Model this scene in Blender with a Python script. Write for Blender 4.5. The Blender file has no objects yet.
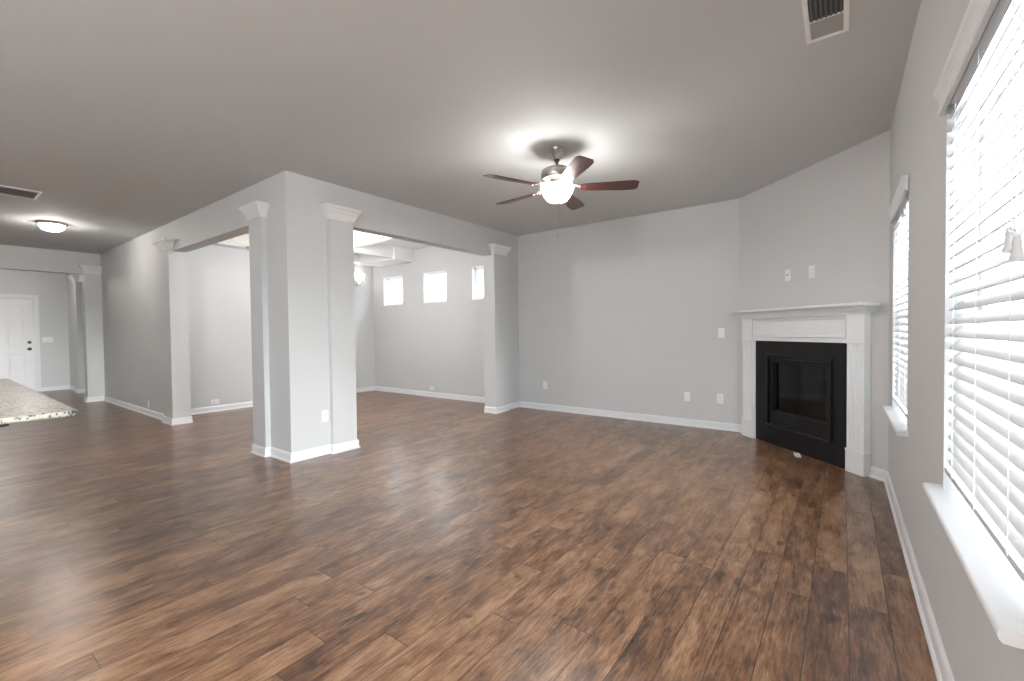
import bpy, bmesh, math, random
from mathutils import Vector, Matrix
random.seed(7)
PI = math.pi
R = math.radians
S = bpy.context.scene
COL = S.collection

# ------------------------------------------------------------------ camera
f_px, yaw, pit, rol, CAMH = 444.06, 0.64018, -0.020592, -0.010885, 1.2154
F = Vector((-math.sin(yaw)*math.cos(pit), math.cos(yaw)*math.cos(pit), math.sin(pit)))
R0 = Vector((math.cos(yaw), math.sin(yaw), 0)); U0 = R0.cross(F)
RR = math.cos(rol)*R0 + math.sin(rol)*U0
UU = -math.sin(rol)*R0 + math.cos(rol)*U0
cd = bpy.data.cameras.new('camera'); cam = bpy.data.objects.new('camera', cd); COL.objects.link(cam)
cd.sensor_width = 36.0; cd.lens = f_px/1024*36.0; cd.clip_start = 0.02; cd.clip_end = 200
m3 = Matrix((RR, UU, -F)).transposed()
cam.matrix_world = Matrix.Translation((0, 0, CAMH)) @ m3.to_4x4()
S.camera = cam

# ------------------------------------------------------------------ world, view
W = bpy.data.worlds.new('sky'); S.world = W; W.use_nodes = True
bg = W.node_tree.nodes['Background']; bg.inputs[0].default_value = (0.88, 0.94, 1.0, 1); bg.inputs[1].default_value = 3.6
S.view_settings.view_transform = 'Standard'; S.view_settings.look = 'None'
S.view_settings.gamma = 1.0; S.view_settings.use_curve_mapping = False
S.view_settings.exposure = 1.97

sl = bpy.data.lights.new('hazy_sun', 'SUN'); sl.energy = 5.5; sl.angle = R(24); sl.color = (1, .985, .97)
sun = bpy.data.objects.new('hazy_sun', sl); COL.objects.link(sun)
sun.rotation_euler = Vector((-1, .12, -.21)).to_track_quat('-Z', 'Y').to_euler()

def portal(loc, sx, sy, rot):
    l = bpy.data.lights.new('sky_portal', 'AREA'); l.shape = 'RECTANGLE'; l.size = sx; l.size_y = sy
    l.cycles.is_portal = True
    o = bpy.data.objects.new('sky_portal', l); o.location = loc; o.rotation_euler = rot; COL.objects.link(o)
def point(name, loc, power, rad, colr=(1, .95, .88)):
    l = bpy.data.lights.new(name, 'POINT'); l.energy = power; l.shadow_soft_size = rad; l.color = colr
    o = bpy.data.objects.new(name, l); o.location = loc; COL.objects.link(o); return o

# portals sit just outside each glazed opening, facing in (-Z of the lamp into the room)
for y0, y1 in ((1.27, 2.17), (3.28, 4.20), (-3.5, -0.3)):
    portal((0.50, (y0+y1)/2, 1.365 if y0 > 0 else 1.05), 1.40 if y0 > 0 else 2.1, y1-y0+.06, (0, PI/2, 0))
for x0 in (-7.59, -6.38, -5.16):
    portal((x0+.3, 6.0, 2.055), .66, .62, (-PI/2, 0, 0))

# ------------------------------------------------------------------ materials
def mat(name, col, rough=.5, metal=0, spec=.5, emit=None, es=0, trans=None):
    m = bpy.data.materials.new(name); m.use_nodes = True
    b = m.node_tree.nodes['Principled BSDF']
    b.inputs['Base Color'].default_value = (*col, 1); b.inputs['Roughness'].default_value = rough
    b.inputs['Metallic'].default_value = metal; b.inputs['Specular IOR Level'].default_value = spec
    if emit: b.inputs['Emission Color'].default_value = (*emit, 1); b.inputs['Emission Strength'].default_value = es
    return m
def N(nt, t, **kw):
    n = nt.nodes.new(t)
    for k, v in kw.items():
        if hasattr(n, k): setattr(n, k, v)
        else: n.inputs[k].default_value = v
    return n
def bump_noise(m, scale, strength, dist=.002, detail=3):
    nt = m.node_tree; b = nt.nodes['Principled BSDF']
    g = nt.nodes.new('ShaderNodeNewGeometry'); n = N(nt, 'ShaderNodeTexNoise'); n.inputs['Scale'].default_value = scale; n.inputs['Detail'].default_value = detail
    bp = nt.nodes.new('ShaderNodeBump'); bp.inputs['Strength'].default_value = strength; bp.inputs['Distance'].default_value = dist
    nt.links.new(g.outputs['Position'], n.inputs['Vector']); nt.links.new(n.outputs[0], bp.inputs['Height']); nt.links.new(bp.outputs[0], b.inputs['Normal'])
    return m
def vary(m, c1, c2, scale, detail=3):
    nt = m.node_tree; b = nt.nodes['Principled BSDF']
    g = nt.nodes.new('ShaderNodeNewGeometry'); n = nt.nodes.new('ShaderNodeTexNoise'); n.inputs['Scale'].default_value = scale; n.inputs['Detail'].default_value = detail
    mx = nt.nodes.new('ShaderNodeMix'); mx.data_type = 'RGBA'
    mx.inputs[6].default_value = (*c1, 1); mx.inputs[7].default_value = (*c2, 1)
    nt.links.new(g.outputs['Position'], n.inputs['Vector']); nt.links.new(n.outputs[0], mx.inputs[0]); nt.links.new(mx.outputs[2], b.inputs['Base Color'])
    return m
WALL = (.60, .610, .612)
M = {}
M['wall'] = bump_noise(vary(mat('wall_paint', WALL, .55, spec=.35), tuple(c*.985 for c in WALL), tuple(c*1.015 for c in WALL), 1.3), 220, .12, .001)
CE = (.655, .675, .685)
M['ceil'] = bump_noise(mat('ceiling_paint', CE, .8, spec=.2), 160, .15, .001)
M['ceil_white'] = bump_noise(mat('dining_ceiling_paint', (.86, .86, .85), .7, spec=.2), 160, .1, .001)
M['trim'] = mat('trim_paint', (.77, .78, .80), .32)
M['cap'] = mat('capital_paint', (.78, .78, .77), .35)
M['plate'] = mat('plate_plastic', (.84, .84, .82), .3)
M['slot'] = mat('slot_dark', (.05, .05, .05), .5)
M['vinyl'] = mat('window_vinyl', (.85, .86, .87), .3)
M['nickel'] = mat('brushed_nickel', (.42, .39, .37), .32, 1)
M['darkmetal'] = mat('dark_metal', (.08, .08, .08), .4, .8)
M['black'] = bump_noise(vary(mat('black_slate', (.01, .01, .01), .38, spec=.2), (.007, .007, .008), (.014, .014, .015), 9), 60, .12)
M['blackmetal'] = mat('black_steel', (.008, .008, .008), .35, .0, spec=.3)
M['firebox'] = bump_noise(mat('firebox_lining', (.20, .19, .18), .8), 12, .15, .004)
M['log'] = bump_noise(vary(mat('ceramic_log', (.25, .18, .12), .8), (.12, .09, .07), (.35, .28, .2), 14), 40, .6, .01)
M['mantel'] = mat('mantel_paint', (.79, .81, .82), .33)
M['vent'] = mat('vent_enamel', (.93, .93, .92), .4)
M['ventgap'] = mat('vent_dark', (.07, .07, .07), .7)
M['ventbar'] = mat('vent_bar', (.14, .14, .14), .6)
M['ventmid'] = mat('vent_damper', (.42, .42, .42), .5)
M['door'] = mat('door_paint', (.80, .80, .82), .35)
M['cord'] = mat('cord_white', (.8, .8, .8), .6)
M['tassel'] = mat('tassel_plastic', (.62, .62, .62), .4)
M['cabinet'] = vary(mat('cabinet_stain', (.05, .03, .02), .4), (.035, .02, .014), (.06, .036, .025), 8)
M['farpane'] = mat('far_window_pane', (.03, .035, .04), .2)
M['paper'] = mat('paper_tag', (.85, .83, .8), .7)

def glass_mat():
    m = bpy.data.materials.new('window_glass'); m.use_nodes = True; nt = m.node_tree; nt.nodes.clear()
    o = nt.nodes.new('ShaderNodeOutputMaterial'); t = nt.nodes.new('ShaderNodeBsdfTransparent'); g = nt.nodes.new('ShaderNodeBsdfGlossy')
    g.inputs['Roughness'].default_value = .02; t.inputs[0].default_value = (.95, .97, .97, 1)
    mx = nt.nodes.new('ShaderNodeMixShader'); mx.inputs[0].default_value = .06
    nt.links.new(t.outputs[0], mx.inputs[1]); nt.links.new(g.outputs[0], mx.inputs[2]); nt.links.new(mx.outputs[0], o.inputs[0])
    return m
M['glass'] = glass_mat()
def smoked():
    m = bpy.data.materials.new('fireplace_glass'); m.use_nodes = True; nt = m.node_tree; nt.nodes.clear()
    o = nt.nodes.new('ShaderNodeOutputMaterial'); t = nt.nodes.new('ShaderNodeBsdfTransparent'); g = nt.nodes.new('ShaderNodeBsdfGlossy')
    g.inputs['Roughness'].default_value = .06; g.inputs[0].default_value = (.75, .75, .75, 1); t.inputs[0].default_value = (.75, .75, .75, 1)
    fr = nt.nodes.new('ShaderNodeFresnel'); fr.inputs[0].default_value = 1.55
    mx = nt.nodes.new('ShaderNodeMixShader')
    nt.links.new(fr.outputs[0], mx.inputs[0])
    nt.links.new(t.outputs[0], mx.inputs[1]); nt.links.new(g.outputs[0], mx.inputs[2]); nt.links.new(mx.outputs[0], o.inputs[0])
    return m
M['smoked'] = smoked()
def slat_mat():
    m = mat('blind_slat', (.56, .56, .565), .4); nt = m.node_tree; b = nt.nodes['Principled BSDF']; o = nt.nodes['Material Output']
    t = nt.nodes.new('ShaderNodeBsdfTranslucent'); t.inputs[0].default_value = (.9, .9, .9, 1)
    mx = nt.nodes.new('ShaderNodeMixShader'); mx.inputs[0].default_value = .02
    nt.links.new(b.outputs[0], mx.inputs[1]); nt.links.new(t.outputs[0], mx.inputs[2]); nt.links.new(mx.outputs[0], o.inputs[0])
    return m
M['slat'] = slat_mat()
def shade(name, es, thru=.55):
    m = bpy.data.materials.new(name); m.use_nodes = True; nt = m.node_tree; nt.nodes.clear()
    o = nt.nodes.new('ShaderNodeOutputMaterial'); t = nt.nodes.new('ShaderNodeBsdfTransparent')
    d = nt.nodes.new('ShaderNodeBsdfTranslucent'); d.inputs[0].default_value = (.9, .88, .85, 1)
    e = nt.nodes.new('ShaderNodeEmission'); e.inputs[0].default_value = (1, .96, .9, 1); e.inputs[1].default_value = es
    a = nt.nodes.new('ShaderNodeAddShader'); mx = nt.nodes.new('ShaderNodeMixShader'); mx.inputs[0].default_value = thru
    nt.links.new(d.outputs[0], a.inputs[0]); nt.links.new(e.outputs[0], a.inputs[1])
    nt.links.new(a.outputs[0], mx.inputs[1]); nt.links.new(t.outputs[0], mx.inputs[2]); nt.links.new(mx.outputs[0], o.inputs[0])
    return m
M['bowl'] = shade('frosted_glass_lit', 2.5)
M['bowl_dim'] = shade('frosted_glass_dim', .03, .12)
M['sconce_glass'] = shade('sconce_glass_lit', .5, .5)

def floor_mat():
    m = mat('wood_floor', (.1, .06, .04), .35); nt = m.node_tree; b = nt.nodes['Principled BSDF']; L = nt.links.new
    g = nt.nodes.new('ShaderNodeNewGeometry'); sp = nt.nodes.new('ShaderNodeSeparateXYZ'); L(g.outputs['Position'], sp.inputs[0])
    ax = N(nt, 'ShaderNodeMath', operation='ADD'); ax.inputs[1].default_value = -0.0235+20*.137; L(sp.outputs[0], ax.inputs[0])
    cb = nt.nodes.new('ShaderNodeCombineXYZ'); L(sp.outputs[1], cb.inputs[0]); L(ax.outputs[0], cb.inputs[1])
    def brick(w, mort, off):
        br = nt.nodes.new('ShaderNodeTexBrick'); br.offset = off; br.offset_frequency = 2; br.squash = 1
        br.inputs['Color1'].default_value = (0, 0, 0, 1); br.inputs['Color2'].default_value = (1, 1, 1, 1); br.inputs['Mortar'].default_value = (.5, .5, .5, 1)
        br.inputs['Scale'].default_value = 1; br.inputs['Mortar Size'].default_value = mort; br.inputs['Mortar Smooth'].default_value = .2
        br.inputs['Bias'].default_value = 0; br.inputs['Brick Width'].default_value = w; br.inputs['Row Height'].default_value = .137
        L(cb.outputs[0], br.inputs['Vector']); return br
    # row-dependent shift so that the butt joints scatter
    fl = N(nt, 'ShaderNodeMath', operation='DIVIDE'); fl.inputs[1].default_value = .137; L(ax.outputs[0], fl.inputs[0])
    fl2 = N(nt, 'ShaderNodeMath', operation='FLOOR'); L(fl.outputs[0], fl2.inputs[0])
    wn = nt.nodes.new('ShaderNodeTexWhiteNoise'); wn.noise_dimensions = '1D'; L(fl2.outputs[0], wn.inputs['W'])
    sh = N(nt, 'ShaderNodeMath', operation='MULTIPLY_ADD'); sh.inputs[1].default_value = 2.6; L(wn.outputs['Value'], sh.inputs[0]); L(sp.outputs[1], sh.inputs[2])
    L(sh.outputs[0], cb.inputs[0])
    br = brick(1.22, .0016, 0)
    rnd = nt.nodes.new('ShaderNodeSeparateColor'); L(br.outputs['Color'], rnd.inputs[0])
    # texture space: along plank (y) compressed, random W per plank
    def noise(sx, sy, scale, detail, rough, wmul, dist=0):
        mp = nt.nodes.new('ShaderNodeCombineXYZ')
        a = N(nt, 'ShaderNodeMath', operation='MULTIPLY'); a.inputs[1].default_value = sx; L(sp.outputs[0], a.inputs[0])
        c = N(nt, 'ShaderNodeMath', operation='MULTIPLY'); c.inputs[1].default_value = sy; L(sp.outputs[1], c.inputs[0])
        L(a.outputs[0], mp.inputs[0]); L(c.outputs[0], mp.inputs[1])
        n = nt.nodes.new('ShaderNodeTexNoise'); n.noise_dimensions = '4D'
        w = N(nt, 'ShaderNodeMath', operation='MULTIPLY'); w.inputs[1].default_value = wmul; L(rnd.outputs[0], w.inputs[0])
        L(mp.outputs[0], n.inputs['Vector']); L(w.outputs[0], n.inputs['W'])
        n.inputs['Scale'].default_value = scale; n.inputs['Detail'].default_value = detail; n.inputs['Roughness'].default_value = rough; n.inputs['Distortion'].default_value = dist
        return n
    n1 = noise(11, 4, 1.0, 4, .62, 9, .5)      # broad smoky patches
    n2 = noise(120, 11, 1.0, 5, .7, 31, .5)       # streaky grain
    n3 = noise(13, 7, 1.0, 3, .5, 17, .2)      # knots and scorches
    mixv = N(nt, 'ShaderNodeMath', operation='MULTIPLY_ADD'); mixv.inputs[1].default_value = .60; L(n2.outputs[0], mixv.inputs[0])
    h1 = N(nt, 'ShaderNodeMath', operation='MULTIPLY'); h1.inputs[1].default_value = .64; L(n1.outputs[0], h1.inputs[0]); L(h1.outputs[0], mixv.inputs[2])
    pv = N(nt, 'ShaderNodeMath', operation='MULTIPLY_ADD'); pv.inputs[1].default_value = .10; L(rnd.outputs[0], pv.inputs[0]); L(mixv.outputs[0], pv.inputs[2])
    cr = nt.nodes.new('ShaderNodeValToRGB'); e = cr.color_ramp.elements
    FL = [(.42, (.020, .011, .008)), (.53, (.070, .032, .018)), (.62, (.148, .070, .036)), (.71, (.255, .132, .068)), (.84, (.380, .235, .138))]
    e[0].position, e[0].color = FL[0][0], (*FL[0][1], 1); e[1].position, e[1].color = FL[-1][0], (*FL[-1][1], 1)
    for p_, c_ in FL[1:-1]:
        q = e.new(p_); q.color = (*c_, 1)
    L(pv.outputs[0], cr.inputs[0])
    kr = nt.nodes.new('ShaderNodeValToRGB'); kr.color_ramp.elements[0].position = .61; kr.color_ramp.elements[0].color = (0, 0, 0, 1); kr.color_ramp.elements[1].position = .72; kr.color_ramp.elements[1].color = (.75, .75, .75, 1)
    L(n3.outputs[0], kr.inputs[0])
    mk = nt.nodes.new('ShaderNodeMix'); mk.data_type = 'RGBA'; L(kr.outputs[0], mk.inputs[0]); L(cr.outputs[0], mk.inputs[6]); mk.inputs[7].default_value = (.022, .014, .011, 1)
    ms = nt.nodes.new('ShaderNodeMix'); ms.data_type = 'RGBA'; L(br.outputs['Fac'], ms.inputs[0]); L(mk.outputs[2], ms.inputs[6]); ms.inputs[7].default_value = (.018, .012, .009, 1)
    L(ms.outputs[2], b.inputs['Base Color'])
    rr = nt.nodes.new('ShaderNodeMapRange'); rr.inputs[3].default_value = .23; rr.inputs[4].default_value = .37; L(n2.outputs[0], rr.inputs[0]); L(rr.outputs[0], b.inputs['Roughness'])
    hb = N(nt, 'ShaderNodeMath', operation='MULTIPLY_ADD'); hb.inputs[1].default_value = -1.2; L(br.outputs['Fac'], hb.inputs[0]); L(mixv.outputs[0], hb.inputs[2])
    bp = nt.nodes.new('ShaderNodeBump'); bp.inputs['Strength'].default_value = .35; bp.inputs['Distance'].default_value = .003
    L(hb.outputs[0], bp.inputs['Height']); L(bp.outputs[0], b.inputs['Normal'])
    b.inputs['Specular IOR Level'].default_value = .7; b.inputs['Coat Weight'].default_value = .2; b.inputs['Coat Roughness'].default_value = .30
    return m
M['floor'] = floor_mat()
def granite():
    m = mat('granite', (.6, .58, .52), .38, spec=.25); nt = m.node_tree; b = nt.nodes['Principled BSDF']; L = nt.links.new
    g = nt.nodes.new('ShaderNodeNewGeometry')
    n1 = N(nt, 'ShaderNodeTexNoise'); n1.inputs['Scale'].default_value = 16; n1.inputs['Detail'].default_value = 6; n1.inputs['Roughness'].default_value = .7
    v = nt.nodes.new('ShaderNodeTexNoise'); v.inputs['Scale'].default_value = 75; v.inputs['Detail'].default_value = 2
    for x in (n1, v): L(g.outputs['Position'], x.inputs['Vector'])
    cr = nt.nodes.new('ShaderNodeValToRGB'); e = cr.color_ramp.elements
    e[0].position = .3; e[0].color = (.20, .20, .20, 1); e[1].position = .7; e[1].color = (.42, .41, .37, 1)
    q = e.new(.5); q.color = (.34, .325, .28, 1); L(n1.outputs[0], cr.inputs[0])
    r2 = nt.nodes.new('ShaderNodeValToRGB'); r2.color_ramp.elements[0].position = .40; r2.color_ramp.elements[0].color = (1, 1, 1, 1); r2.color_ramp.elements[1].position = .46; r2.color_ramp.elements[1].color = (0, 0, 0, 1)
    L(v.outputs[0], r2.inputs[0])
    mx = nt.nodes.new('ShaderNodeMix'); mx.data_type = 'RGBA'; L(r2.outputs[0], mx.inputs[0]); L(cr.outputs[0], mx.inputs[6]); mx.inputs[7].default_value = (.05, .055, .07, 1)
    L(mx.outputs[2], b.inputs['Base Color']); return m
M['granite'] = granite()
def bladewood():
    m = mat('fan_blade_wood', (.1, .03, .02), .28); nt = m.node_tree; b = nt.nodes['Principled BSDF']; L = nt.links.new
    t = nt.nodes.new('ShaderNodeTexCoord'); mp = nt.nodes.new('ShaderNodeMapping'); mp.inputs['Scale'].default_value = (3, 45, 10)
    n = nt.nodes.new('ShaderNodeTexNoise'); n.inputs['Scale'].default_value = 1.5; n.inputs['Detail'].default_value = 5
    L(t.outputs['Object'], mp.inputs[0]); L(mp.outputs[0], n.inputs['Vector'])
    cr = nt.nodes.new('ShaderNodeValToRGB'); cr.color_ramp.elements[0].position = .35; cr.color_ramp.elements[0].color = (.035, .012, .009, 1); cr.color_ramp.elements[1].position = .68; cr.color_ramp.elements[1].color = (.14, .042, .030, 1)
    L(n.outputs[0], cr.inputs[0]); L(cr.outputs[0], b.inputs['Base Color']); return m
M['blade'] = bladewood()
def siding():
    m = mat('siding', (.40, .41, .42), .7); nt = m.node_tree; b = nt.nodes['Principled BSDF']; L = nt.links.new
    g = nt.nodes.new('ShaderNodeNewGeometry'); sp = nt.nodes.new('ShaderNodeSeparateXYZ'); L(g.outputs['Position'], sp.inputs[0])
    w = N(nt, 'ShaderNodeMath', operation='MULTIPLY'); w.inputs[1].default_value = 1/.18; L(sp.outputs[2], w.inputs[0])
    fr = N(nt, 'ShaderNodeMath', operation='FRACT'); L(w.outputs[0], fr.inputs[0])
    bp = nt.nodes.new('ShaderNodeBump'); bp.inputs['Distance'].default_value = .02; L(fr.outputs[0], bp.inputs['Height']); L(bp.outputs[0], b.inputs['Normal']); return m
M['siding'] = siding()
M['patio'] = bump_noise(vary(mat('pale_concrete', (.30, .30, .30), .9), (.27, .27, .27), (.33, .33, .33), 3), 40, .4, .01)

# ------------------------------------------------------------------ mesh helpers
def bx(bm, x0, x1, y0, y1, z0, z1):
    v = [bm.verts.new(p) for p in ((x0, y0, z0), (x1, y0, z0), (x1, y1, z0), (x0, y1, z0), (x0, y0, z1), (x1, y0, z1), (x1, y1, z1), (x0, y1, z1))]
    for q in ((0, 3, 2, 1), (4, 5, 6, 7), (0, 1, 5, 4), (1, 2, 6, 5), (2, 3, 7, 6), (3, 0, 4, 7)):
        bm.faces.new([v[i] for i in q])
    return v
def B(*boxes, bev=0):
    bm = bmesh.new()
    for b in boxes:
        x0, x1, y0, y1, z0, z1 = b
        bx(bm, min(x0, x1), max(x0, x1), min(y0, y1), max(y0, y1), min(z0, z1), max(z0, z1))
    if bev: bmesh.ops.bevel(bm, geom=list(bm.edges), offset=bev, segments=2, affect='EDGES', profile=.6)
    return bm
def lathe(prof, seg=40, bm=None, c=(0, 0)):
    bm = bm or bmesh.new(); rings = []
    for r, z in prof:
        if r < 1e-6: rings.append([bm.verts.new((c[0], c[1], z))])
        else: rings.append([bm.verts.new((c[0]+r*math.cos(2*PI*i/seg), c[1]+r*math.sin(2*PI*i/seg), z)) for i in range(seg)])
    for a, b in zip(rings, rings[1:]):
        for i in range(seg):
            j = (i+1) % seg
            if len(a) == 1 and len(b) == 1: continue
            if len(a) == 1: bm.faces.new((a[0], b[i], b[j]))
            elif len(b) == 1: bm.faces.new((a[i], a[j], b[0]))
            else: bm.faces.new((a[i], a[j], b[j], b[i]))
    bmesh.ops.recalc_face_normals(bm, faces=bm.faces)
    return bm
def tube(pts, r, seg=8, bm=None):
    bm = bm or bmesh.new(); pts = [Vector(p) for p in pts]; rings = []
    for i, p in enumerate(pts):
        d = (pts[min(i+1, len(pts)-1)]-pts[max(i-1, 0)]).normalized()
        a = d.cross(Vector((0, 0, 1)) if abs(d.z) < .9 else Vector((1, 0, 0))).normalized(); b = d.cross(a)
        rr = r[i] if isinstance(r, (list, tuple)) else r
        rings.append([bm.verts.new(p+a*rr*math.cos(2*PI*k/seg)+b*rr*math.sin(2*PI*k/seg)) for k in range(seg)])
    for A, C in zip(rings, rings[1:]):
        for k in range(seg): bm.faces.new((A[k], A[(k+1) % seg], C[(k+1) % seg], C[k]))
    bm.faces.new(rings[0]); bm.faces.new(rings[-1][::-1])
    bmesh.ops.recalc_face_normals(bm, faces=bm.faces); return bm
def sweep(path, prof, bm=None):
    """extrude a closed profile [(offset to the right of travel, z)] along a 2-D polyline with mitred corners"""
    bm = bm or bmesh.new(); P = [Vector(p) for p in path]; rings = []
    for i, p in enumerate(P):
        d0 = (P[i]-P[i-1]).normalized() if i else None
        d1 = (P[i+1]-P[i]).normalized() if i < len(P)-1 else None
        n0 = Vector((d0.y, -d0.x)) if d0 else None; n1 = Vector((d1.y, -d1.x)) if d1 else None
        if n0 is None: m = n1
        elif n1 is None: m = n0
        else:
            m = (n0+n1); m = m/(m.dot(n0))
        rings.append([bm.verts.new((p.x+m.x*o, p.y+m.y*o, z)) for o, z in prof])
    k = len(prof)
    for A, C in zip(rings, rings[1:]):
        for j in range(k): bm.faces.new((A[j], A[(j+1) % k], C[(j+1) % k], C[j]))
    bm.faces.new(rings[0]); bm.faces.new(rings[-1][::-1])
    bmesh.ops.recalc_face_normals(bm, faces=bm.faces); return bm
def prism(poly, z0, z1, bm=None):
    bm = bm or bmesh.new()
    a = [bm.verts.new((x, y, z0)) for x, y in poly]; b = [bm.verts.new((x, y, z1)) for x, y in poly]
    n = len(poly)
    for i in range(n): bm.faces.new((a[i], a[(i+1) % n], b[(i+1) % n], b[i]))
    bm.faces.new(a[::-1]); bm.faces.new(b)
    bmesh.ops.recalc_face_normals(bm, faces=bm.faces); return bm
def obj(name, bm, m, parent=None, smooth=False, loc=None):
    me = bpy.data.meshes.new(name); bm.to_mesh(me); bm.free()
    me.materials.append(M[m] if isinstance(m, str) else m)
    if smooth:
        for p in me.polygons: p.use_smooth = True
        try: me.set_sharp_from_angle(angle=R(40))
        except Exception: pass
    o = bpy.data.objects.new(name, me); COL.objects.link(o)
    if parent: o.parent = parent
    if loc: o.location = loc
    return o
def struct(name, bm, m, **kw):
    o = obj(name, bm, m, **kw); o['kind'] = 'structure'; return o
def tag(o, label, cat, group=None):
    o['label'] = label; o['category'] = cat
    if group: o['group'] = group
    return o
def thing(name, label, cat, loc=(0, 0, 0), rz=0, group=None):
    o = bpy.data.objects.new(name, None); COL.objects.link(o); o.location = loc; o.rotation_euler = (0, 0, rz)
    o.empty_display_size = .1
    return tag(o, label, cat, group) if label else o

# ------------------------------------------------------------------ key dimensions
H = 2.74
XW, YB, XO, YA, XL, XD = .289, 5.79, -4.176, 2.096, -11.14, -7.95
DX, DY = -.975, 5.79           # diagonal wall starts on the back wall
DL = (XW-DX)*math.sqrt(2)      # its length; it ends at (XW, DY-(XW-DX))
EY = DY-(XW-DX)
T = .16; HD = 2.35            # wall thickness, head height of the cased openings
PJ = .05                       # pilaster projection
YK = -4.0
WINS = [(3.28, 4.20), (1.27, 2.17), (-3.5, -.3)]

def panelwall(a0, a1, holes, z1=H):
    """rectangles (a0,a1,z0,z1) covering a wall with holes [(a0,a1,z0,z1)]"""
    out = []; cur = a0
    for h in sorted(holes):
        if h[0] > cur: out.append((cur, h[0], 0, z1))
        if h[2] > 0: out.append((h[0], h[1], 0, h[2]))
        if h[3] < z1: out.append((h[0], h[1], h[3], z1))
        cur = h[1]
    if cur < a1: out.append((cur, a1, 0, z1))
    return out

# ------------------------------------------------------------------ floor, ceilings, walls
struct('floor', B((-14.6, .45, YK-.2, 6.0, -.12, 0)), 'floor')
struct('ceiling', B((-14.6, XO-T+.02, YK-.2, YA+.06, H, H+.1), (XO-T+.02, .45, YK-.2, 6.0, H, H+.1), (-14.6, XD-.15, YA+.06, 6.0, H, H+.1)), 'ceil')
struct('ceiling_dining', B((XD-.15, XO-T+.02, YA+.06, 6.0, H+.08, H+.2)), 'ceil_white')
struct('wall_right', B(*[(XW, XW+.15, a, b, c, d) for a, b, c, d in panelwall(YK, 6.0, [(WINS[0][0], WINS[0][1], .625, 2.03), (WINS[1][0], WINS[1][1], .625, 2.03), (WINS[2][0], WINS[2][1], .02, 2.08)])]), 'wall')
HW = [(-7.60, -7.00), (-6.39, -5.78), (-5.16, -4.56)]
struct('wall_back', B(*[(a, b, YB, YB+.15, c, d) for a, b, c, d in panelwall(XD-.15, XW, [(a, b, 1.765, 2.345) for a, b in HW], H+.1)]), 'wall')
# diagonal corner wall, cut out for the firebox
dw = []
for a, b, c, d in panelwall(-DL/2-.02, DL/2+.02, [(-.40, .40, .20, .94)]): dw.append((a, b, 0, .08, c, d))
o = struct('wall_corner', B(*dw), 'wall'); o.location = ((DX+XW)/2, (DY+EY)/2, 0); o.rotation_euler = (0, 0, -PI/4)
struct('wall_opening_side', B((XO-T, XO, YA+T, 2.77, 0, H), (XO-T, XO, 2.77, 5.12, HD, H), (XO-T, XO, 5.12, YB, 0, H), (XO-T, XO-.02, YA+T, YB, H, H+.1)), 'wall')
struct('wall_opening_front', B((-4.84, XO, YA, YA+T, 0, H), (-7.24, -4.84, YA, YA+T, HD, H), (XL, -7.24, YA, YA+T, 0, H), (XD-.15, XO-T, YA+T-.04, YA+T, H, H+.1)), 'wall')
struct('wall_dining_left', B((XD-.15, XD, YA+T, YB, 0, H+.1)), 'wall')
struct('wall_left', B((XL-T, XL, 1.86, YA+T, 0, H), (XL-T, XL, -1.4, 1.86, HD, H), (XL-T, XL, YK, -1.4, 0, H)), 'wall')
struct('wall_kitchen', B(*[(a, b, YK-.15, YK, c, d) for a, b, c, d in panelwall(-14.6, XW, [])]), 'wall')
XF, YF = -14.25, 2.10
struct('wall_foyer_end', B(*[(XF-.15, XF, a, b, c, d) for a, b, c, d in panelwall(YK, 5.0, [(.655, 1.565, 0, 2.05)])]), 'wall')
struct('wall_foyer_side', B((XF, -13.03, YF, YF+T, 0, H), (-13.03, -12.0, YF, YF+T, HD, H), (-12.0, XL, YF, YF+T, 0, H), (XF, XD-.15, 4.6, 4.75, 0, H)), 'wall')

# dining room coffers: a drop round the left end and painted beams
bms = [(XD, XD+.22, YA+T, YB, 2.62, H+.08), (XD+.22, -6.68, YB-.45, YB, 2.58, H+.08)]
for x in (-6.76,): bms.append((x-.07, x+.07, YA+T, YB-.45, 2.60, H+.08))
for x in (-5.55,): bms.append((x-.07, x+.07, YA+T, YB, 2.70, H+.08))
for y in (3.35, 4.45): bms.append((XD+.22, XO-T, y-.06, y+.06, 2.66, H+.08))
struct('trim_1', B(*bms), 'ceil_white')

# ------------------------------------------------------------------ baseboards (height .09, with a shoe moulding)
BP = [(0, 0), (.024, 0), (.024, .008), (.019, .016), (.014, .019), (.014, .070), (.010, .082), (.004, .090), (0, .090)]
def base(side, *paths):
    bm = bmesh.new()
    for p in paths: sweep(p, BP, bm)
    return struct('baseboard_'+side, bm, 'trim')
c45 = math.sqrt(.5)
def dg(s, off=0):  # point on the diagonal wall: s along it from the back wall, off into the room
    return (DX+(s-off)*c45, DY-(s+off)*c45)
base('back', [(XO, YB), (DX, DY), dg(.137)])
base('right', [dg(1.65), (XW, EY), (XW, YK)])
base('opening_side', [(-4.84, YA+T), (-4.84, YA-PJ), (-4.58, YA-PJ), (-4.58, YA), (XO, YA), (XO, 2.50), (XO+PJ, 2.50), (XO+PJ, 2.77), (XO-T, 2.77)])
base('opening_far', [(XO-T, 5.12), (XO+PJ, 5.12), (XO+PJ, 5.40), (XO, 5.40), (XO, YB)])
base('left', [(XL-T, 1.86), (XL+PJ, 1.86), (XL+PJ, YA), (-7.58, YA), (-7.58, YA-PJ), (-7.24, YA-PJ), (-7.24, YA+T)])
base('dining', [(-7.24, YA+T), (XD, YA+T), (XD, YB), (XO-T, YB), (XO-T, 5.12)])
base('foyer', [(XF, 1.64), (XF, YF), (-13.33, YF), (-13.33, YF-PJ), (-13.03, YF-PJ), (-13.03, YF+T)])

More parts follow.
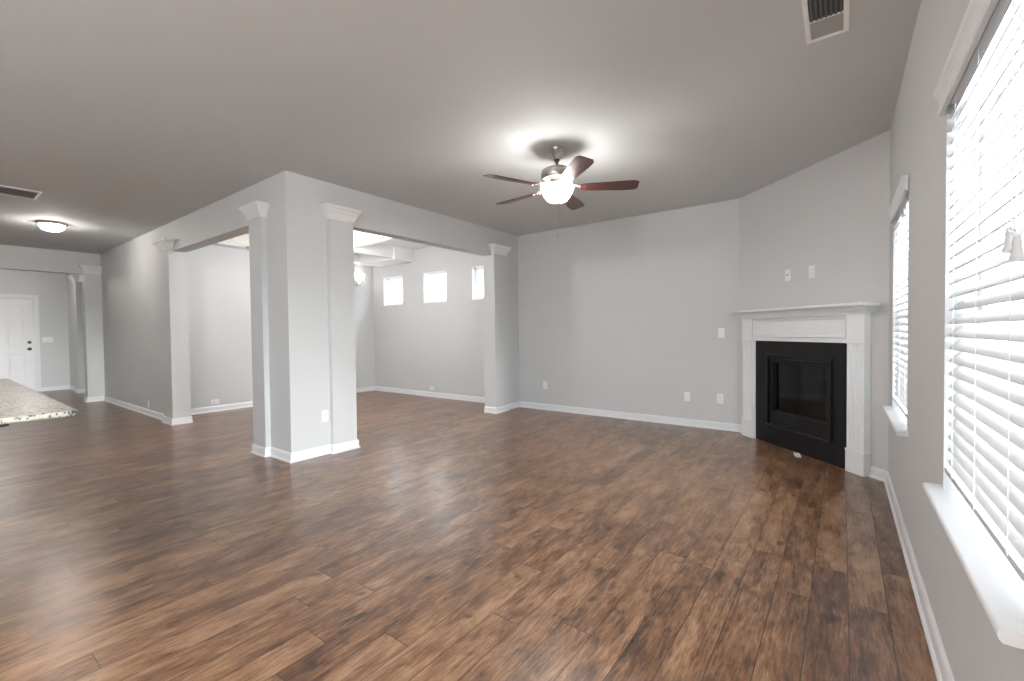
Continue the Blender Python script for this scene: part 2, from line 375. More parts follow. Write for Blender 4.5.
# ------------------------------------------------------------------ pilasters with capitals on the cased openings
CP = [(-.01, 2.365), (.010, 2.365), (.010, 2.382), (.016, 2.390), (.018, 2.402), (.030, 2.428), (.040, 2.440), (.041, 2.452), (.054, 2.468), (.066, 2.480), (.068, 2.498), (-.01, 2.498)]
def pilaster(n, box, path):
    o = struct('trim_%d' % n, B(box), 'wall')
    obj('capital', sweep(path, CP), 'cap', o); return o
e_ = .001
pilaster(2, (-4.84, -4.58, YA-PJ, YA+e_, 0, 2.40), [(-4.84, YA), (-4.84, YA-PJ), (-4.58, YA-PJ), (-4.58, YA)])
pilaster(3, (XO-e_, XO+PJ, 2.50, 2.77, 0, 2.40), [(XO, 2.50), (XO+PJ, 2.50), (XO+PJ, 2.77), (XO, 2.77)])
pilaster(4, (XO-e_, XO+PJ, 5.12, 5.40, 0, 2.40), [(XO, 5.12), (XO+PJ, 5.12), (XO+PJ, 5.40), (XO, 5.40)])
pilaster(5, (-7.58, -7.24, YA-PJ, YA+e_, 0, 2.40), [(-7.58, YA), (-7.58, YA-PJ), (-7.24, YA-PJ), (-7.24, YA)])
pilaster(6, (XL-e_, XL+PJ, 1.86, YA-.001, 0, 2.40), [(XL, 1.86), (XL+PJ, 1.86), (XL+PJ, YA-.002)])
pilaster(7, (-13.33, -13.03, YF-PJ, YF+e_, 0, 2.40), [(-13.33, YF), (-13.33, YF-PJ), (-13.03, YF-PJ), (-13.03, YF)])

# ------------------------------------------------------------------ windows (local frame: x along wall, +y outwards, room at -y)
def holder(name, loc, rz):
    o = bpy.data.objects.new(name, None); COL.objects.link(o); o.location = loc; o.rotation_euler = (0, 0, rz); o['kind'] = 'structure'
    o.empty_display_size = .1; return o
def ring(x0, x1, z0, z1, w, y0, y1, wb=None):
    wb = wb or w
    return [(x0, x1, y0, y1, z0, z0+wb), (x0, x1, y0, y1, z1-w, z1), (x0, x0+w, y0, y1, z0+wb, z1-w), (x1-w, x1, y0, y1, z0+wb, z1-w)]
def window(n, loc, rz, w, z0, z1, hung=True, sill=True):
    o = holder('window_%d' % n, loc, rz); h = w/2
    if hung:
        zm = (z0+z1)/2
        fr = ring(-h, h, z0, z1, .035, .085, .145)
        obj('window_frame', B(*fr), 'vinyl', o)
        obj('lower_sash', B(*ring(-h+.03, h-.03, z0+.03, zm+.02, .038, .09, .115), bev=.002), 'vinyl', o)
        obj('upper_sash', B(*ring(-h+.03, h-.03, zm-.02, z1-.03, .038, .118, .14), bev=.002), 'vinyl', o)
        obj('pane', B((-h+.06, h-.06, .100, .104, z0+.06, zm)), 'glass', o)
        obj('pane', B((-h+.06, h-.06, .127, .131, zm, z1-.06)), 'glass', o)
    else:
        obj('window_frame', B(*ring(-h, h, z0, z1, .03, .06, .14), *ring(-h+.03, h-.03, z0+.03, z1-.03, .022, .085, .125)), 'vinyl', o)
        obj('pane', B((-h+.05, h-.05, .10, .104, z0+.05, z1-.05)), 'glass', o)
        obj('window_casing', B((-h-.0, -h+.008, -.002, .06, z0, z1), (h-.008, h, -.002, .06, z0, z1), (-h, h, -.002, .06, z1-.008, z1), (-h, h, -.006, .06, z0, z0+.014)), 'trim', o)
    if sill:
        # stool board with horns and a rounded nose
        bm = bmesh.new(); prof = [(.085, z0-.028), (-.043, z0-.028), (-.049, z0-.020), (-.051, z0-.012), (-.048, z0-.004), (-.043, z0), (.085, z0)]
        def ext(xa, xb, pr):
            A = [bm.verts.new((xa, y, z)) for y, z in pr]; C = [bm.verts.new((xb, y, z)) for y, z in pr]; k = len(pr)
            for j in range(k): bm.faces.new((A[j], A[(j+1) % k], C[(j+1) % k], C[j]))
            bm.faces.new(A); bm.faces.new(C[::-1])
        ext(-h, h, prof); pr2 = [(min(y, 0), z) for y, z in prof]
        ext(-h-.05, -h, pr2); ext(h, h+.05, pr2)
        bmesh.ops.recalc_face_normals(bm, faces=bm.faces)
        obj('window_sill', bm, 'trim', o, smooth=True)
    return o
for i, (a, b) in enumerate(WINS[:2]):
    window(i+1, (XW, (a+b)/2, 0), -PI/2, b-a, .64, 2.03)
for i, (a, b) in enumerate(HW):
    window(i+3, ((a+b)/2, YB, 0), 0, b-a, 1.765, 2.345, hung=False, sill=False)
# unseen glazed door beside the camera, added to let in more light
def glazed(n, loc, rz, w, z0, z1, k):
    o = holder('door_%d' % n, loc, rz); h = w/2
    bs = ring(-h, h, z0, z1, .05, .04, .12)
    for i in range(1, k): x = -h+w*i/k; bs.append((x-.04, x+.04, .05, .11, z0+.05, z1-.05))
    obj('door_frame', B(*bs), 'vinyl', o); obj('pane', B((-h+.05, h-.05, .078, .082, z0+.05, z1-.05)), 'glass', o)
glazed(2, (XW, -1.9, 0), -PI/2, 3.2, .02, 2.08, 3)

# ------------------------------------------------------------------ blinds
def blind(w, label, tas):
    t = thing('window_blind', label, 'blind', (0, 0, 0), -PI/2, 'wooden slat blinds on the right wall'); h = w/2-.003
    zt = 2.03
    # valance: crown profile, extruded, with short returns
    pr = [(-.018, 1.965), (-.022, 1.972), (-.020, 1.982), (-.016, 1.988), (-.016, 2.012), (-.021, 2.024), (-.029, 2.036), (-.031, 2.048), (-.004, 2.048), (-.004, 1.965)]
    bm = bmesh.new(); A = []; 
    for x in (-h-.03, h+.03): A.append([bm.verts.new((x, y, z)) for y, z in pr])
    k = len(pr)
    for j in range(k): bm.faces.new((A[0][j], A[0][(j+1) % k], A[1][(j+1) % k], A[1][j]))
    bm.faces.new(A[0]); bm.faces.new(A[1][::-1]); bmesh.ops.recalc_face_normals(bm, faces=bm.faces)
    obj('valance', bm, 'mantel', t)
    obj('headrail', B((-h, h, .006, .058, 1.985, zt-.002), bev=.002), 'vinyl', t)
    # slats: slightly crowned, room edge down
    bm = bmesh.new(); pitch = .0445; z = 1.957; tilt = R(46); cy = .026; n = 0
    while z > .745:
        for j in range(5): pass
        for sgn in (0,):
            P = []
            for q in range(5):
                u = (q/4-.5)*.050; c = .0022*(1-(2*q/4-1)**2)
                P.append((u*math.cos(tilt)-c*math.sin(tilt), u*math.sin(tilt)+c*math.cos(tilt)))
            th = .0026
            Q = P+[(a+th*math.sin(tilt), b-th*math.cos(tilt)) for a, b in P[::-1]]
            jx = random.uniform(-.001, .001); dz = random.uniform(-.0008, .0008)
            L_ = [bm.verts.new((-h+.001+jx, cy+a, z+b+dz)) for a, b in Q]; R_ = [bm.verts.new((h-.001+jx, cy+a, z+b-dz)) for a, b in Q]
            m = len(Q)
            for j in range(m): bm.faces.new((L_[j], L_[(j+1) % m], R_[(j+1) % m], R_[j]))
            bm.faces.new(L_); bm.faces.new(R_[::-1])
        z -= pitch; n += 1
    bmesh.ops.recalc_face_normals(bm, faces=bm.faces)
    obj('slats', bm, 'slat', t, smooth=True)
    obj('bottom_rail', B((-h+.001, h-.001, .003, .050, .700, .718), bev=.003), 'slat', t)
    for x in (-h+.14, 0, h-.14):
        bm = bmesh.new()
        for y in (.0005, .0515): tube([(x, y, .71), (x, y, 1.99)], .0009, 5, bm)
        tube([(x+.012, .026, .71), (x+.012, .026, 1.99)], .0008, 5, bm)
        obj('ladder_cord', bm, 'cord', t)
    # pull cords with tassels
    for k_, (x, zz) in enumerate(tas):
        pts = [(x+.006*math.sin(k_*2.0+i*1.3), .004-.004*(i/8), 1.97-(1.97-zz-.045)*i/8) for i in range(9)]
        c = obj('pull_cord', tube(pts, .0012, 6), 'cord', t)
        ex, ey = pts[-1][0], pts[-1][1]-.006
        obj('tassel', lathe([(0, zz+.05), (.006, zz+.048), (.0085, zz+.036), (.0075, zz+.022), (.0095, zz+.010), (.0125, zz+.002), (.011, zz-.004), (0, zz-.005)], 16, c=(ex, ey)), 'tassel', c, smooth=True)
    if len(tas) > 1:   # cords knotted round one another
        x = tas[0][0]+.01
        kn = [(x+.020*math.cos(a*1.7), -.004+.006*math.sin(a*2.3), 1.425+.020*math.sin(a*1.1+.5)) for a in [i*.35 for i in range(30)]]
        obj('cord_knot', tube(kn, .0012, 6), 'cord', t)
    return t
b1 = blind(.90, 'white slat blind in the nearer, larger-looking window, with two pull-cord tassels hanging in front', [(.34, 1.375), (.385, 1.350)])
b1.location = (XW, (WINS[1][0]+WINS[1][1])/2, 0)
b2 = blind(.92, 'white slat blind in the farther, narrow-looking window between the fireplace and the near window', [(.30, 1.86)])
b2.location = (XW, (WINS[0][0]+WINS[0][1])/2, 0)

# ------------------------------------------------------------------ fireplace
FC = DL/2
fp = thing('fireplace', 'white fluted mantel around a black gas fireplace set in the corner wall', 'fireplace', (*dg(FC), 0), -PI/4)
HB = .573; OB = .747
obj('surround_panel', B((-HB-.02, -.40, -.03, -.001, 0, 1.085), (.40, HB+.02, -.03, -.001, 0, 1.085), (-.40, .40, -.03, -.001, 0, .20), (-.40, .40, -.03, -.001, .94, 1.085)), 'black', fp)
def leg(s):
    a, b = HB, OB
    # fluted shaft in plan: four grooves
    w = b-a; front = -.062
    pts = [(a, 0), (a, -.042), (a+.016, -.042), (a+.016, front)]
    x0, x1 = a+.036, b-.020; n = 5; gw = (x1-x0)/(n+.0)
    for i in range(n):
        g0 = x0+i*gw+.003; g1 = x0+(i+1)*gw-.005
        for q in range(6):
            an = PI*q/5; pts.append((g0+(g1-g0)*(1-math.cos(an))/2, front+.008*math.sin(an)))
    pts += [(b, front), (b, 0)]
    if s < 0: pts = [(-x, y) for x, y in pts][::-1]
    L_ = obj('mantel_leg', prism(pts, .0, 1.10), 'mantel', fp)
    m = lambda x0, x1, y0, y1, z0, z1: (min(s*x0, s*x1), max(s*x0, s*x1), y0, y1, z0, z1)
    obj('plinth_block', B(m(a+.012, b+.008, -.072, -.0005, 0, .185), m(a+.010, b+.012, -.076, -.0005, .185, .197), bev=.003), 'mantel', L_)
    obj('leg_cap', B(m(a+.016, b+.003, -.066, -.0005, 1.100, 1.325), m(a+.012, b+.008, -.072, -.0005, 1.083, 1.100), bev=.002), 'mantel', L_)
leg(-1); leg(1)
fz = obj('frieze', B((-HB-.014, HB+.014, -.050, -.0005, 1.085, 1.33), bev=.001), 'mantel', fp)
def frame_ring(x0, x1, z0, z1, w, y0, d):  # mitred picture-frame moulding in the xz plane
    bm = bmesh.new(); prof = [(0, 0), (0, d*.55), (w*.25, d), (w*.6, d*.75), (w, d*.2), (w, 0)]
    cs = [(x0, z0, 1, 1), (x1, z0, -1, 1), (x1, z1, -1, -1), (x0, z1, 1, -1)]
    rings = [[bm.verts.new((x+sx*o, y0-h_, z+sz*o)) for o, h_ in prof] for x, z, sx, sz in cs]
    k = len(prof)
    for i in range(4):
        A, C = rings[i], rings[(i+1) % 4]
        for j in range(k): bm.faces.new((A[j], A[(j+1) % k], C[(j+1) % k], C[j]))
    bmesh.ops.recalc_face_normals(bm, faces=bm.faces); return bm
obj('frieze_panel_moulding', frame_ring(-HB+.005, HB-.005, 1.125, 1.312, .024, -.050, .014), 'mantel', fz)
CR = [(0, 1.322), (.008, 1.322), (.010, 1.333), (.020, 1.336), (.022, 1.346), (.036, 1.350), (.048, 1.364), (.052, 1.374), (.068, 1.377), (.072, 1.386), (.086, 1.388), (.086, 1.394), (0, 1.394)]
obj('crown_moulding', sweep([(-OB-.003, 0), (-OB-.003, -.066), (OB+.003, -.066), (OB+.003, 0)], CR), 'mantel', fp)
obj('mantel_shelf', B((-OB-.084, OB+.084, -.176, -.0005, 1.394, 1.416), bev=.004), 'mantel', fp)
# insert
ins = obj('firebox', B((-.395, .395, .30, .32, .205, .935), (-.395, -.38, .0, .30, .205, .935), (.38, .395, .0, .30, .205, .935), (-.38, .38, .0, .30, .205, .22), (-.38, .38, .0, .30, .92, .935)), 'firebox', fp)
obj('outer_bezel', B(*ring(-.405, .405, .195, .945, .022, -.048, -.028), bev=.002), 'blackmetal', fp)
obj('inner_frame', B(*ring(-.383, .383, .217, .923, .05, -.024, .03, .13), *ring(-.333, .333, .347, .873, .012, -.010, .03), bev=.0015), 'blackmetal', fp)
obj('hood_lip', B((-.37, .37, -.058, -.024, .896, .904), bev=.001), 'blackmetal', fp)
obj('lower_rail', B((-.40, .40, -.056, -.046, .198, .204), bev=.001), 'darkmetal', fp)
obj('glass_front', B((-.325, .325, .012, .016, .355, .865)), 'smoked', fp)
obj('control_knob', B((-.345, -.325, -.062, -.048, .165, .185), bev=.003), 'blackmetal', fp)
for i, (x0, y0, x1, y1, z, r_) in enumerate(((-.24, .20, .24, .17, .37, .038), (-.18, .10, .12, .13, .35, .03), (-.10, .09, .08, .22, .44, .026), (.02, .21, .20, .10, .43, .024))):
    P = [(x0+(x1-x0)*k/7, y0+(y1-y0)*k/7, z+.008*math.sin(k*1.9+i)) for k in range(8)]
    obj('gas_log', tube(P, [r_*(.85+.2*math.sin(k*2.3+i)) for k in range(8)], 10), 'log', fp, smooth=True)

for c_ in fp.children:
    if c_.name.split('.')[0] in ('outer_bezel', 'inner_frame', 'hood_lip', 'lower_rail', 'glass_front'): c_.location.x = .010

# ------------------------------------------------------------------ ceiling fan
FX, FY, FB = -1.933, 3.255, 2.415
fan = thing('ceiling_fan', 'five-blade ceiling fan with dark reddish wood blades and lit frosted bowl', 'fan', (FX, FY, H))
def z_(*p): return [(r, z-H) for r, z in p]
obj('canopy', lathe(z_((0, H-.001), (.072, H-.001), (.072, 2.728), (.062, 2.715), (.047, 2.69), (.034, 2.665), (.030, 2.655), (0, 2.655))), 'nickel', fan, smooth=True)
obj('downrod', lathe(z_((0, 2.665), (.021, 2.664), (.022, 2.640), (.012, 2.636), (.012, 2.600), (.025, 2.597), (.027, 2.585), (0, 2.585)), 20), 'darkmetal', fan, smooth=True)
obj('motor_housing', lathe(z_((0, 2.590), (.045, 2.588), (.095, 2.578), (.128, 2.560), (.136, 2.535), (.136, 2.500), (.128, 2.485), (.10, 2.476), (.085, 2.470), (0, 2.470))), 'nickel', fan, smooth=True)
sh = obj('switch_housing', lathe(z_((0, 2.471), (.062, 2.470), (.066, 2.460), (.066, 2.437), (.080, 2.430), (.082, 2.422), (.05, 2.418), (0, 2.418))), 'nickel', fan, smooth=True)
obj('light_bowl', lathe(z_((.138, 2.428), (.142, 2.424), (.140, 2.414), (.128, 2.385), (.108, 2.345), (.082, 2.314), (.052, 2.300), (.02, 2.295), (0, 2.294))), 'bowl', fan, smooth=True)
obj('fitter_arm', B(*[(-.139, .139, -.004, .004, 2.419-H, 2.423-H)], *[(-.004, .004, -.139, .139, 2.419-H, 2.423-H)]), 'nickel', fan)
obj('finial', lathe(z_((0, 2.300), (.020, 2.296), (.022, 2.289), (.010, 2.282), (.009, 2.272), (0, 2.268)), 16), 'nickel', fan, smooth=True)
pc = obj('pull_chain', tube([(0, 0, 2.272-H), (.001, 0, 2.15-H), (0, 0, 2.045-H)], .0028, 6), 'nickel', fan)
obj('chain_fob', lathe(z_((0, 2.05), (.005, 2.045), (.006, 2.035), (.003, 2.028), (.008, 2.018), (.009, 2.008), (0, 2.004)), 12), 'nickel', pc, smooth=True)
def blade_mesh():
    bm = bmesh.new(); r0, r1 = .195, .668; N_ = 14; top = []; out = []
    for i in range(N_+1):
        t = i/N_; x = r0+(r1-r0)*t; w = .050+.020*min(1, t*1.4)
        if t < .06: w *= .86+.14*t/.06
        if t > .95: w *= .72+.28*math.sqrt(max(0, 1-((t-.95)/.05)**2))
        out.append((x, w))
    pts = [(x, w) for x, w in out]+[(x, -w) for x, w in out[::-1]]
    p = prism(pts, -.003, .003); bm.free()
    bmesh.ops.rotate(p, verts=p.verts, cent=(0, 0, 0), matrix=Matrix.Rotation(R(-12), 3, 'X'))
    return p
def iron_mesh():
    bm = B((.075, .18, -.014, .014, -.004+.022, .003+.022), (.17, .255, -.034, .034, .0035, .008))
    tube([(.155, 0, .022), (.18, 0, .014), (.20, 0, .006)], .011, 8, bm)
    for x, y in ((.19, 0), (.235, .022), (.235, -.022)):
        lathe([(0, -.009), (.006, -.008), (.006, -.004), (0, -.004)], 10, bm, c=(x, y))
    bmesh.ops.rotate(bm, verts=bm.verts, cent=(0, 0, 0), matrix=Matrix.Rotation(R(-12), 3, 'X'))
    return bm
ph = 6.81786-2*PI
b0 = obj('blade', blade_mesh(), 'blade', fan); i0 = obj('blade_iron', iron_mesh(), 'nickel', b0)
b0.location = (0, 0, FB-H); b0.rotation_euler = (0, 0, ph)
for k in range(1, 5):
    c = b0.copy(); COL.objects.link(c); c.parent = fan; c.rotation_euler = (0, 0, ph+k*2*PI/5)
    d = i0.copy(); COL.objects.link(d); d.parent = c
for k in range(3):
    a = ph+.6+k*2*PI/3
    point('fan_bulb', (FX+.07*math.cos(a), FY+.07*math.sin(a), 2.375), 4.2, .05, (1, .97, .93))

# ------------------------------------------------------------------ ceiling lights
fl = thing('ceiling_light', 'flush lit dome light with metal rim on the ceiling towards the front door', 'light', (-8.53, 1.13, H))
obj('rim', lathe([(0, -.001), (.150, -.001), (.156, -.006), (.148, -.026), (.135, -.032), (.126, -.028), (.13, -.01), (0, -.008)]), 'nickel', fl, smooth=True)
obj('glass_dome', lathe([(.128, -.022), (.126, -.045), (.115, -.072), (.09, -.095), (.05, -.11), (0, -.114)]), 'bowl', fl, smooth=True)
for a in (.5, 2.6, 4.7): point('dome_bulb', (-8.53+.05*math.cos(a), 1.13+.05*math.sin(a), H-.055), 4, .025)
pl = thing('ceiling_light', 'pale bowl light hung from the dining room ceiling, partly hidden behind the left pilaster', 'light', (-6.66, 2.80, H+.08))
obj('rim', lathe([(.17, -.262), (.19, -.258), (.192, -.250), (.17, -.248)]), 'cap', pl, smooth=True)
obj('glass_bowl', lathe([(.185, -.255), (.178, -.285), (.145, -.335), (.09, -.372), (.04, -.385), (0, -.387)]), 'bowl_dim', pl, smooth=True)
obj('finial', lathe([(0, -.384), (.03, -.386), (.032, -.394), (.014, -.402), (.012, -.412), (0, -.418)], 16), 'nickel', pl, smooth=True)
obj('stem', lathe([(0, 0), (.06, -.001), (.055, -.02), (.012, -.03), (.012, -.25), (0, -.25)], 20), 'nickel', pl, smooth=True)
obj('arm', B((-.178, .178, -.005, .005, -.256, -.250)), 'nickel', pl)
point('foyer_fill', (-12.9, .9, 2.55), 5.5, .12)  # added fill lamp for the foyer, out of view
point('kitchen_fill', (-3.6, -2.4, 2.50), 12, .15, (1, .98, .97))  # unseen lamp behind the camera, added to brighten the room
point('breakfast_fill', (-1.2, -1.6, 2.50), 44, .15, (1, .98, .97))  # added fill behind the camera, strongest of the unseen lamps
point('dining_fill', (-6.2, 3.7, 2.52), 24, .12, (1, .98, .96))  # added lamp hidden by the corner pillar, brightens the dining room
for n_, (x, y, z) in (('foyer', (-12.9, .9, H)), ('kitchen', (-3.6, -2.4, H)), ('breakfast corner', (-1.2, -1.6, H)), ('dining room', (-6.2, 3.7, H-.06))):  # domes for the added fill lamps, none in view
    q = thing('ceiling_light', 'added dome fill light, out of view, on the %s ceiling' % n_, 'light', (x, y, z))
    obj('rim', lathe([(0, -.001), (.185, -.001), (.19, -.006), (.182, -.030), (.16, -.03), (.16, -.01), (0, -.008)]), 'nickel', q, smooth=True)
    obj('glass_dome', lathe([(.160, -.022), (.158, -.045), (.14, -.075), (.105, -.098), (.055, -.112), (0, -.116)]), 'bowl', q, smooth=True)

# wall sconce in the dining room (two bell shades on curved arms)
sc_ = thing('wall_sconce', 'wall sconce with lit bell glass shade on the dining room end wall', 'sconce', (XD, 5.34, 2.22), PI/2)
obj('back_plate', B((-.055, .055, -.02, 0, -.07, .07), bev=.008), 'nickel', sc_)
for s in (-1, 1):
    P = [(s*.02, -.02, 0), (s*.05, -.05, -.03), (s*.09, -.075, -.035), (s*.12, -.09, 0), (s*.12, -.09, .06)]
    a = obj('arm', tube(P, .007, 8), 'nickel', sc_, smooth=True)
    obj('shade', lathe([(.024, .08), (.036, .092), (.044, .12), (.051, .16), (.060, .195), (.057, .195), (.048, .16), (.041, .12), (.033, .095), (.0, .085)], 28, c=(s*.12, -.09)), 'sconce_glass', a, smooth=True)
for s in (-1, 1): point('sconce_bulb', (XD+.09, 5.34+s*.12, 2.36), .22, .03)

# ------------------------------------------------------------------ vents
def vent(x0, x1, y0, y1, label, along_x, split):
    cx, cy = (x0+x1)/2, (y0+y1)/2
    t = thing('ceiling_vent', label, 'vent', (cx, cy, H)); hx, hy = (x1-x0)/2, (y1-y0)/2; w = .022
    fr = [(-hx, hx, -hy, -hy+w, -.008, 0), (-hx, hx, hy-w, hy, -.008, 0), (-hx, -hx+w, -hy+w, hy-w, -.008, 0), (hx-w, hx, -hy+w, hy-w, -.008, 0)]
    obj('frame', B(*fr, bev=.0015), 'vent', t)
    ix, iy = hx-w, hy-w
    obj('backing', B((-ix, ix, -iy, iy, -.0012, -.0002)), 'ventgap', t)
    bm = bmesh.new()
    if split:
        ys = iy-.165; bs = [(-ix, ix, ys-.003, ys+.003, -.008, -.001)]
        n = 7
        for i in range(n):
            x = -ix+(i+.5)*2*ix/n; bs.append((x-.0045, x+.0045, -iy, ys, -.007, -.0012))
        obj('damper', B((-ix, ix, ys+.003, iy, -.005, -.0013)), 'ventmid', t)
        obj('divider', B(bs[0]), 'vent', t)
        obj('louvres', B(*bs[1:]), 'ventbar', t)
    else:
        bs = []; n = 34
        for i in range(n):
            y = -iy+(i+.5)*2*iy/n; bs.append((-ix+.05, ix-.05, y-.0022, y+.0022, -.007, -.0012))
        for x in (-ix+.008, -ix+.024, -ix+.04, -.12, -.04, .04, .12, ix-.04, ix-.024, ix-.008): bs.append((x-.002, x+.002, -iy, iy, -.007, -.0012))
        obj('louvres', B(*bs[:n]), 'ventbar', t)
        obj('cross_bars', B(*bs[n:]), 'ventmid', t)
    bm.free()
vent(-.16, .02, 2.48, 2.885, 'white ceiling vent near the right wall, half closed by a grey damper', False, True)
vent(-7.20, -6.78, .35, .835, 'white slotted ceiling vent in front of the flush dome light', True, False)

# ------------------------------------------------------------------ outlets and switches
def plate(kind, loc, rz, label, horiz=False, gang=1):
    nm, cat = {'outlet': ('wall_outlet', 'outlet'), 'switch': ('light_switch', 'switch'), 'coax': ('cable_plate', 'wall plate'), 'blank': ('data_plate', 'wall plate')}[kind]
    t = thing(nm, label, cat, loc, rz); w, h = .036+.023*(gang-1), .058
    if horiz: w, h = h, w
    obj('cover_plate', B((-w, w, -.006, 0, -h, h), bev=.0025), 'plate', t)
    if kind == 'outlet':
        for s in (-1, 1):
            cx, cz = (s*.02, 0) if horiz else (0, s*.02)
            r_ = obj('receptacle', B((cx-.014, cx+.014, -.0078, -.004, cz-.014, cz+.014), bev=.002), 'plate', t)
            obj('slots', B((cx-.007, cx-.005, -.0082, -.0075, cz-.002, cz+.007), (cx+.005, cx+.007, -.0082, -.0075, cz-.002, cz+.006), (cx-.002, cx+.002, -.0082, -.0075, cz-.009, cz-.005)), 'slot', r_)
    elif kind == 'switch':
        for i in range(gang):
            x = (i-(gang-1)/2)*.046
            obj('rocker', B((x-.015, x+.015, -.0095, -.005, -.032, .032), bev=.0015), 'plate', t)
    elif kind == 'coax':
        bm = lathe([(0, .0), (.006, .0), (.006, .012), (0, .012)], 12); bmesh.ops.rotate(bm, verts=bm.verts, cent=(0, 0, 0), matrix=Matrix.Rotation(PI/2, 3, 'X'))
        obj('connector', bm, 'slot', t, loc=(0, -.004, 0))
    else:
        obj('insert', B((-.017, .017, -.008, -.005, -.033, .033), bev=.001), 'plate', t)
plate('outlet', (-3.68, YB, .38), 0, 'white outlet low on the back wall near its left end beside the opening')
plate('blank', (-1.57, YB, .37), 0, 'plain white wall plate low on the back wall, left of the outlet by the fireplace')
plate('outlet', (-1.185, YB, .375), 0, 'white outlet low on the back wall closest to the fireplace')
plate('switch', (-1.17, YB, 1.17), 0, 'white wall switch on the back wall left of the mantel')
plate('coax', (*dg(.755), 1.75), -PI/4, 'white cable plate with dark socket above the mantel, left of two')
plate('outlet', (*dg(1.05), 1.745), -PI/4, 'white outlet above the mantel, right of two')
plate('outlet', (XO, 2.44, .385), PI/2, 'white outlet on the bright side of the corner pillar')
plate('outlet', (-8.47, YA, .165), 0, 'small outlet just above the baseboard on the grey wall left of the opening')
plate('outlet', (XD, 2.80, .155), PI/2, 'white sideways outlet low on the dining room end wall seen through the left opening', horiz=True)
plate('outlet', (-6.21, YB, .155), 0, 'white sideways outlet low on the dining room wall below the high windows', horiz=True)
plate('switch', (XF, 1.76, 1.14), PI/2, 'white triple switch plate beside the front door', gang=3)

# ------------------------------------------------------------------ front door (local: x along wall, -y into the room)
dr = holder('door_1', (XF, 1.11, 0), PI/2); dh = .455
cs = []
for s in (-1, 1): cs.append((s*dh, s*(dh+.075), -.016, 0, 0, 2.125))
cs.append((-dh, dh, -.016, 0, 2.05, 2.125))
obj('door_casing', B(*cs, bev=.004), 'trim', dr)
obj('door_jamb', B((-dh, -dh+.018, 0, .15, 0, 2.05), (dh-.018, dh, 0, .15, 0, 2.05), (-dh, dh, 0, .15, 2.03, 2.05)), 'trim', dr)
slab = obj('door_slab', B((-dh+.02, dh-.02, .012, .055, .01, 2.028)), 'door', dr)
for x0, x1 in ((-.31, -.055), (.055, .31)):
    for z0, z1 in ((.20, .86), (.99, 1.58), (1.70, 1.90)):
        q = obj('raised_panel', frame_ring(x0, x1, z0, z1, .028, .012, .009), 'door', slab)
        obj('panel_field', B((x0+.045, x1-.045, .006, .013, z0+.045, z1-.045), bev=.003), 'door', q)
def roundy(pr, c):  # lathe about the y axis
    bm = lathe(pr, 20); bmesh.ops.rotate(bm, verts=bm.verts, cent=(0, 0, 0), matrix=Matrix.Rotation(PI/2, 3, 'X')); bmesh.ops.translate(bm, verts=bm.verts, vec=c); return bm
obj('deadbolt', roundy([(0, 0), (.032, 0), (.030, .018), (.012, .022), (.010, .032), (0, .033)], (.375, .012, 1.09)), 'darkmetal', dr, smooth=True)
hd = obj('door_handle', roundy([(0, 0), (.034, 0), (.030, .012), (.013, .016), (.012, .045), (0, .048)], (.375, .012, .945)), 'darkmetal', dr, smooth=True)
obj('lever', tube([(.375, -.035, .945), (.36, -.038, .947), (.335, -.036, .943), (.315, -.034, .945)], [.009, .010, .008, .007], 10), 'darkmetal', hd, smooth=True)

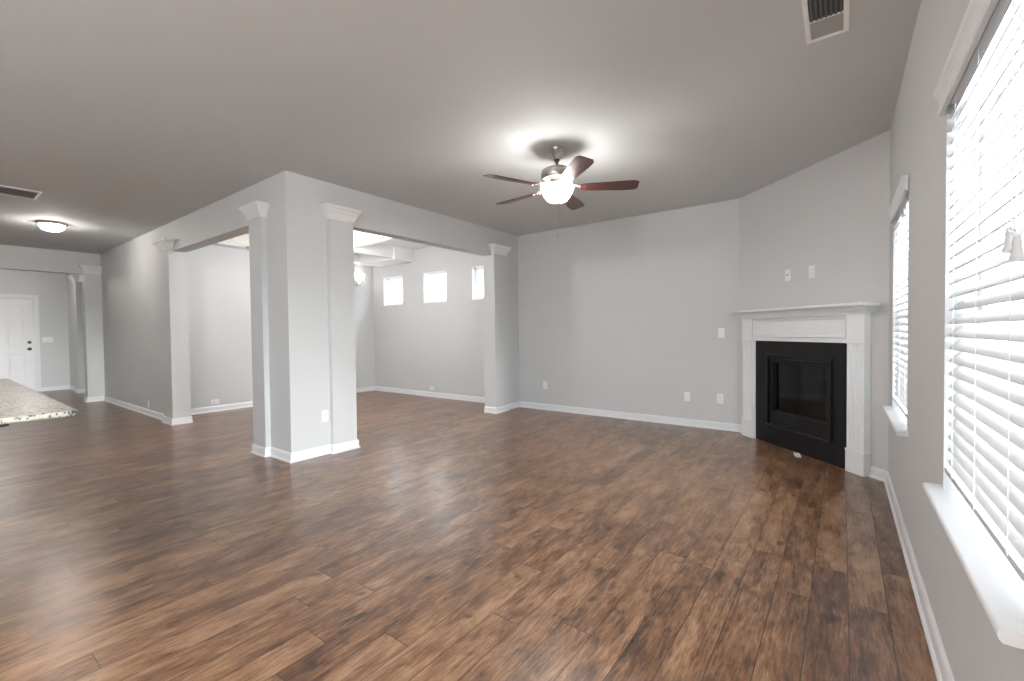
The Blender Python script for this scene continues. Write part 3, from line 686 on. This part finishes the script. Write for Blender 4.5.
# ------------------------------------------------------------------ kitchen counter
ct = thing('kitchen_island', 'speckled granite topped island whose corner enters at the left edge', 'counter', (-3.63, -.14, 0))
def rrect(hx, hy, r, seg=6):
    P = []
    for cx, cy, a0 in ((hx-r, hy-r, 0), (-hx+r, hy-r, 90), (-hx+r, -hy+r, 180), (hx-r, -hy+r, 270)):
        for i in range(seg+1): a = R(a0+90*i/seg); P.append((cx+r*math.cos(a), cy+r*math.sin(a)))
    return P
bm = prism(rrect(1.16, .53, .03), .894, .918)
ed = [e for e in bm.edges if abs(e.verts[0].co.z-e.verts[1].co.z) < 1e-6]
bmesh.ops.bevel(bm, geom=ed, offset=.009, segments=3, affect='EDGES', profile=.5)
obj('countertop', bm, 'granite', ct, smooth=True)
obj('cabinet_body', B((-1.10, 1.085, -.50, .02, .10, .892), (-1.08, 1.06, -.44, .0, 0, .10), bev=.002), 'cabinet', ct)
for x in (1.06, -.1, -1.05):
    bm = bmesh.new(); n = 8
    out = [(.02, .892), (.345, .892)]+[(.345-.315*math.sin(PI/2*i/n), .875-.26*(1-math.cos(PI/2*i/n))) for i in range(n+1)]+[(.02, .60)]
    A = [bm.verts.new((x-.02, y, z)) for y, z in out]; C = [bm.verts.new((x+.02, y, z)) for y, z in out]; k = len(out)
    for j in range(k): bm.faces.new((A[j], A[(j+1) % k], C[(j+1) % k], C[j]))
    bm.faces.new(A); bm.faces.new(C[::-1]); bmesh.ops.recalc_face_normals(bm, faces=bm.faces)
    obj('corbel', bm, 'blackmetal', ct)

# ------------------------------------------------------------------ scrap of paper on the floor by the fireplace
pa = tag(obj('paper_tag', B((-.024, .024, -.085, .085, 0, .0015)), 'paper'), 'tiny white paper tag lying on the floor in front of the fireplace', 'tag')
pa.location = (-.345, 5.02, .0003); pa.rotation_euler = (0, 0, R(12))

# ------------------------------------------------------------------ outside
struct('ground', B((-40, 40, -40, 40, -.5, -.35)), 'patio')
nb = thing('neighbouring_house', 'pale sided house standing outside beyond the slats of the near window', 'building', (5.0, 13.0, -.35))
obj('wall', B((-4.2, 6, 0, 9, 0, 5.6)), 'siding', nb)
obj('roof', prism([(-4.6, -.4), (6.4, -.4), (6.4, 9.4), (-4.6, 9.4)], 5.6, 5.8), 'ventmid', nb)
for x0, x1 in ((-3.15, -2.25), (-1.2, -.3)):
    z0, z1 = 2.75, 4.75
    wf = obj('window', B(*ring(x0, x1, z0, z1, .07, -.05, .02), ((x0+x1)/2-.02, (x0+x1)/2+.02, -.05, -.01, z0+.07, z1-.07), (x0+.07, x1-.07, -.05, -.01, (z0+z1)/2-.03, (z0+z1)/2+.03)), 'vinyl', nb)
    obj('window_pane', B((x0+.07, x1-.07, -.02, -.005, z0+.07, z1-.07)), 'farpane', wf)
